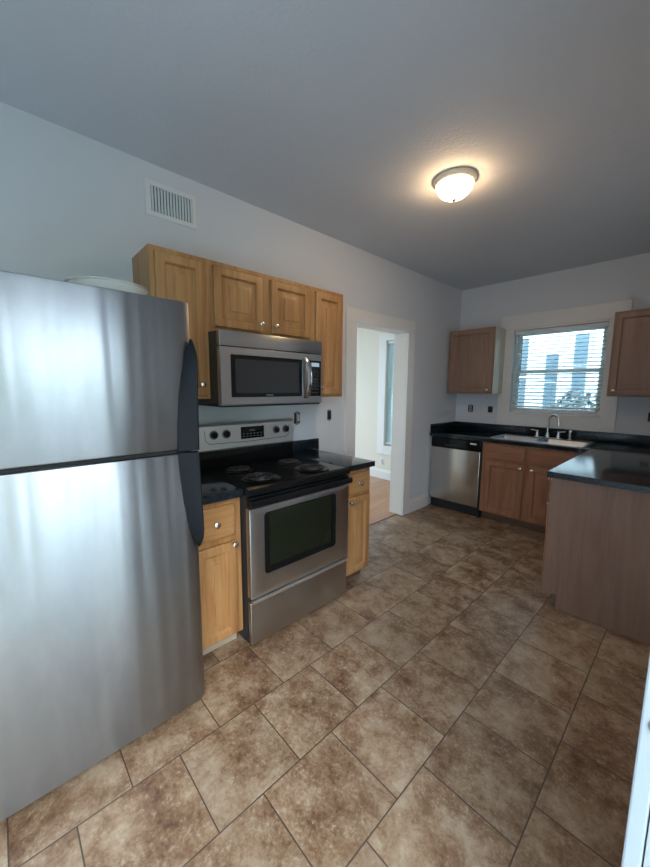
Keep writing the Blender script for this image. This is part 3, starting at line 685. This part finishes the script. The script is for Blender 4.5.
obj('key_markings', bm, mat('faint_key_marks', (.045, .05, .055), .5), kp, smooth=False)
obj('grille_gap', B(.3725, .3985, MY0+.003, MY1-.003, 1.6697, 1.6728), GAP, t, smooth=False)

# ------------------------------------------------------------------ refrigerator
t = thing('refrigerator', 'large stainless steel top-freezer refrigerator with black handles', 'refrigerator', (0.42, -0.755, 0))
RY0, RY1, RF = -1.172, -0.336, 0.844
obj('body', B(0.05, 0.775, RY0+.006, RY1-.006, 0.035, 1.750, .006), GRAYBODY, t)
def curved_door(z0, z1):
    """door skin slightly bowed outward, with rounded side edges"""
    n = 28; prof = []
    for k in range(n+1):
        q = k/n; y = RY0+(RY1-RY0)*q; e = min(q, 1-q)*(RY1-RY0)
        x = RF-0.004*(2*q-1)**2
        if e < .012: x -= .012-math.sqrt(max(0, .012**2-(.012-e)**2))
        prof.append((x, y))
    ring = [(.782, RY0)] + prof + [(.782, RY1)]
    bm = NB(); rings = []
    for z_, ins in ((z0, .006), (z0+.002, .002), (z0+.006, 0), (z1-.006, 0), (z1-.002, .002), (z1, .006)):
        rings.append([(max(.782, x-ins) if i not in (0, len(ring)-1) else x, y, z_) for i, (x, y) in enumerate(ring)])
    return loft(bm, rings)
fd = obj('freezer_door', curved_door(1.196, 1.769), FRIDGE, t)
ld = obj('refrigerator_door', curved_door(0.062, 1.180), FRIDGE, t)
obj('door_gasket', B(.7755, .838, RY0+.008, RY1-.006, .075, 1.762), GAP, t) if False else None
bm = NB(); box(bm, .7755, .7815, RY0+.01, RY1-.01, 1.200, 1.745); box(bm, .7755, .7815, RY0+.01, RY1-.01, .075, 1.178); box(bm, .7755, .826, RY0+.012, RY1-.012, 1.181, 1.195); obj('door_gasket', bm, GAP, t, smooth=False)
obj('kick_grille', B(.70, .775, RY0+.02, RY1-.02, .008, .0345, .003), BLACKM, t)
for y in (RY0+.07, RY1-.07):
    for x in (.12, .66): bm = NB(); lathe(bm, [(.022, 0), (.022, .018), (.012, .020), (.012, .036)], (x, y, 0), (0, 0, 1), 14); obj('foot', bm, BLACKM, t)
obj('hinge_cover', B(.70, .80, RY0+.02, RY0+.12, 1.7695, 1.785, .004), BLACKM, t)
def handle(zt_, zc, s):
    """tapered bow: pointed at its far end zt_, wide and low at the gap zc"""
    st = [(0.0, .006, .002, 0), (0.06, .016, .024, 0), (0.13, .026, .044, 0), (0.20, .036, .052, 0), (0.30, .046, .050, 0), (0.5, .060, .044, 0), (0.75, .070, .038, 0), (1.0, .075, .035, 0)]
    bm = NB(); rings = []
    for q, wdt, pr, _ in st:
        z_ = zt_+(zc-zt_)*q; yr = RY1+.002; xf = RF-.006
        rings.append([(xf-.002, yr-wdt, z_), (xf+.010, yr-wdt*.98, z_), (xf+pr*.55, yr-wdt*.72, z_), (xf+pr*.95+.004, yr-wdt*.30, z_), (xf+pr+.006, yr-.006, z_), (xf+pr*.9+.004, yr+.001, z_), (xf+pr*.5, yr+.002, z_), (xf-.002, yr+.002, z_)])
    return loft(bm, rings)
h1 = obj('freezer_handle', handle(1.628, 1.193, 1), HANDLE, fd)
h2 = obj('door_handle', handle(0.775, 1.183, -1), HANDLE, ld)

# glass dish on the refrigerator
bx, by, bz = 0.56, -0.545, 1.7515
bm = NB(); lathe(bm, [(0.0, 0.0), (.085, 0.0), (.090, .004), (.110, .018), (.132, .050), (.141, .080), (.147, .084), (.146, .088), (.139, .085), (.128, .053), (.106, .022), (.086, .008), (0.0, .006)], (bx, by, bz), (0, 0, 1), 48)
tag(obj('glass_bowl', bm, BOWLG, loc=(bx, by, bz)), 'shallow clear glass bowl standing on top of the refrigerator', 'bowl')

# ------------------------------------------------------------------ ceiling lamp
lx, ly = 1.095, 1.205
t = thing('ceiling_light', 'round frosted glass flush ceiling light, switched on', 'lamp', (lx, ly, H))
bm = NB(); lathe(bm, [(.060, -.001), (.121, -.001), (.124, -.008), (.121, -.018), (.112, -.028), (.107, -.032), (.102, -.030), (.102, -.006), (.06, -.006)], (lx, ly, H), (0, 0, 1), 48, cap0=False, cap1=False)
obj('fixture_pan', bm, FIXT, t)
bm = NB(); pr = [(.102, -.026)] + [(.103*math.cos(a)+.001, -.030-.078*math.sin(a)) for a in [PI/2*k/12 for k in range(13)]]
lathe(bm, pr, (lx, ly, H), (0, 0, 1), 48); obj('glass_dome', bm, DOME, t)
bm = NB(); lathe(bm, [(.004, -.106), (.014, -.109), (.015, -.114), (.008, -.118), (.006, -.122), (0.0, -.125)], (lx, ly, H), (0, 0, 1), 20)
obj('finial', bm, NICKEL, t)

# ------------------------------------------------------------------ outside
struct('ground', B(-16, 20, -14, 20, -0.62, -0.5), GRASS)
struct('bounce_patio', B(-15, 12, -8, 12, -0.499, -0.48), PATIO)  # unseen pale slab added over the lawn to bounce neutral light indoors
struct('step', B(XR+T_+.02, 4.6, -3.0, 1.0, -0.479, -0.04), PATIO)
def house(label, x0, x1, y0, y1, z1, wins, side='y'):
    t = thing('house', label, 'house', ((x0+x1)/2, (y0+y1)/2, -0.5))
    obj('wall', B(x0, x1, y0, y1, -.5, z1), SIDING, t, smooth=False)
    bm = NB(); ym = (y0+y1)/2; loft(bm, [[(x, y0-.3, z1), (x, ym, z1+1.6), (x, y1+.3, z1)] for x in (x0-.3, x1+.3)]); obj('roof', bm, ROOF, t, smooth=False)
    for (a, b, c, d) in wins:
        fm = NB(); box(fm, a-.07, b+.07, y0-.03, y0-.001, c-.07, d+.07); f_ = obj('window', fm, TRIM, t, smooth=False)
        pb = NB(); box(pb, a, b, y0-.045, y0-.031, c, (c+d)/2-.02); box(pb, a, b, y0-.045, y0-.031, (c+d)/2+.02, d); obj('pane', pb, BLUEWIN, f_, smooth=False)
    return t
house('neighbouring pale house seen through the blind over the sink', -1.6, 5.0, 7.4, 12.0, 3.4, [(-0.03, 0.19, 1.05, 2.15), (-0.56, -0.38, 0.9, 2.5), (0.44, 0.66, 1.3, 2.5), (1.7, 2.3, 0.9, 2.2)])
def shrub(name, label, c, r, h, n, cat='shrub', leaf=None):
    t = thing(name, label, cat, c)
    bm = NB()
    for i in range(n):
        th = random.random()*2*PI; ph = math.acos(random.uniform(-.5, 1)); q = random.uniform(.55, 1)
        p = Vector((c[0]+r*q*math.sin(ph)*math.cos(th), c[1]+r*q*math.sin(ph)*math.sin(th), c[2]+h*.45+h*.5*q*math.cos(ph)))
        s = random.uniform(.05, .11); u = Vector((random.gauss(0, 1), random.gauss(0, 1), random.gauss(0, 1))).normalized(); v_ = u.orthogonal().normalized(); w_ = u.cross(v_)
        bm.faces.new([bm.verts.new(p+a) for a in (-v_*s, w_*s*.45, v_*s, -w_*s*.45)])
    me_o = obj('foliage', bm, leaf or LEAF, t, smooth=False)
    bm = NB()
    for k in range(5):
        a = k*1.257; tube(bm, [(c[0], c[1], c[2]), (c[0]+.12*r*math.cos(a), c[1]+.12*r*math.sin(a), c[2]+h*.4), (c[0]+.5*r*math.cos(a), c[1]+.5*r*math.sin(a), c[2]+h*.75)], [.05, .03, .01], 6)
    obj('stems', bm, BARK, t); return t
shrub('shrub', 'leafy shrub outside the sink window, toward its right side', (0.80, 6.3, -.5), .6, 2.05, 1500, leaf=GREYLEAF)
shrub('shrub', 'leafy shrub outside the sink window, toward its left side', (-.9, 6.6, -.5), .7, 1.5, 1100, leaf=GREYLEAF)
shrub('tree', 'leafy tree outside the entry doorway behind the camera', (8.4, -4.2, -.5), 1.5, 4.6, 4200, 'tree')
shrub('tree', 'slim leafy tree just outside the entry doorway, mirrored at the left edge of the refrigerator', (5.0, -1.28, -.5), .5, 4.4, 5500, 'tree')
shrub('shrub', 'broad green bush outside the entry doorway, behind the slim tree', (7.6, -.2, -.5), 1.3, 2.4, 3000)
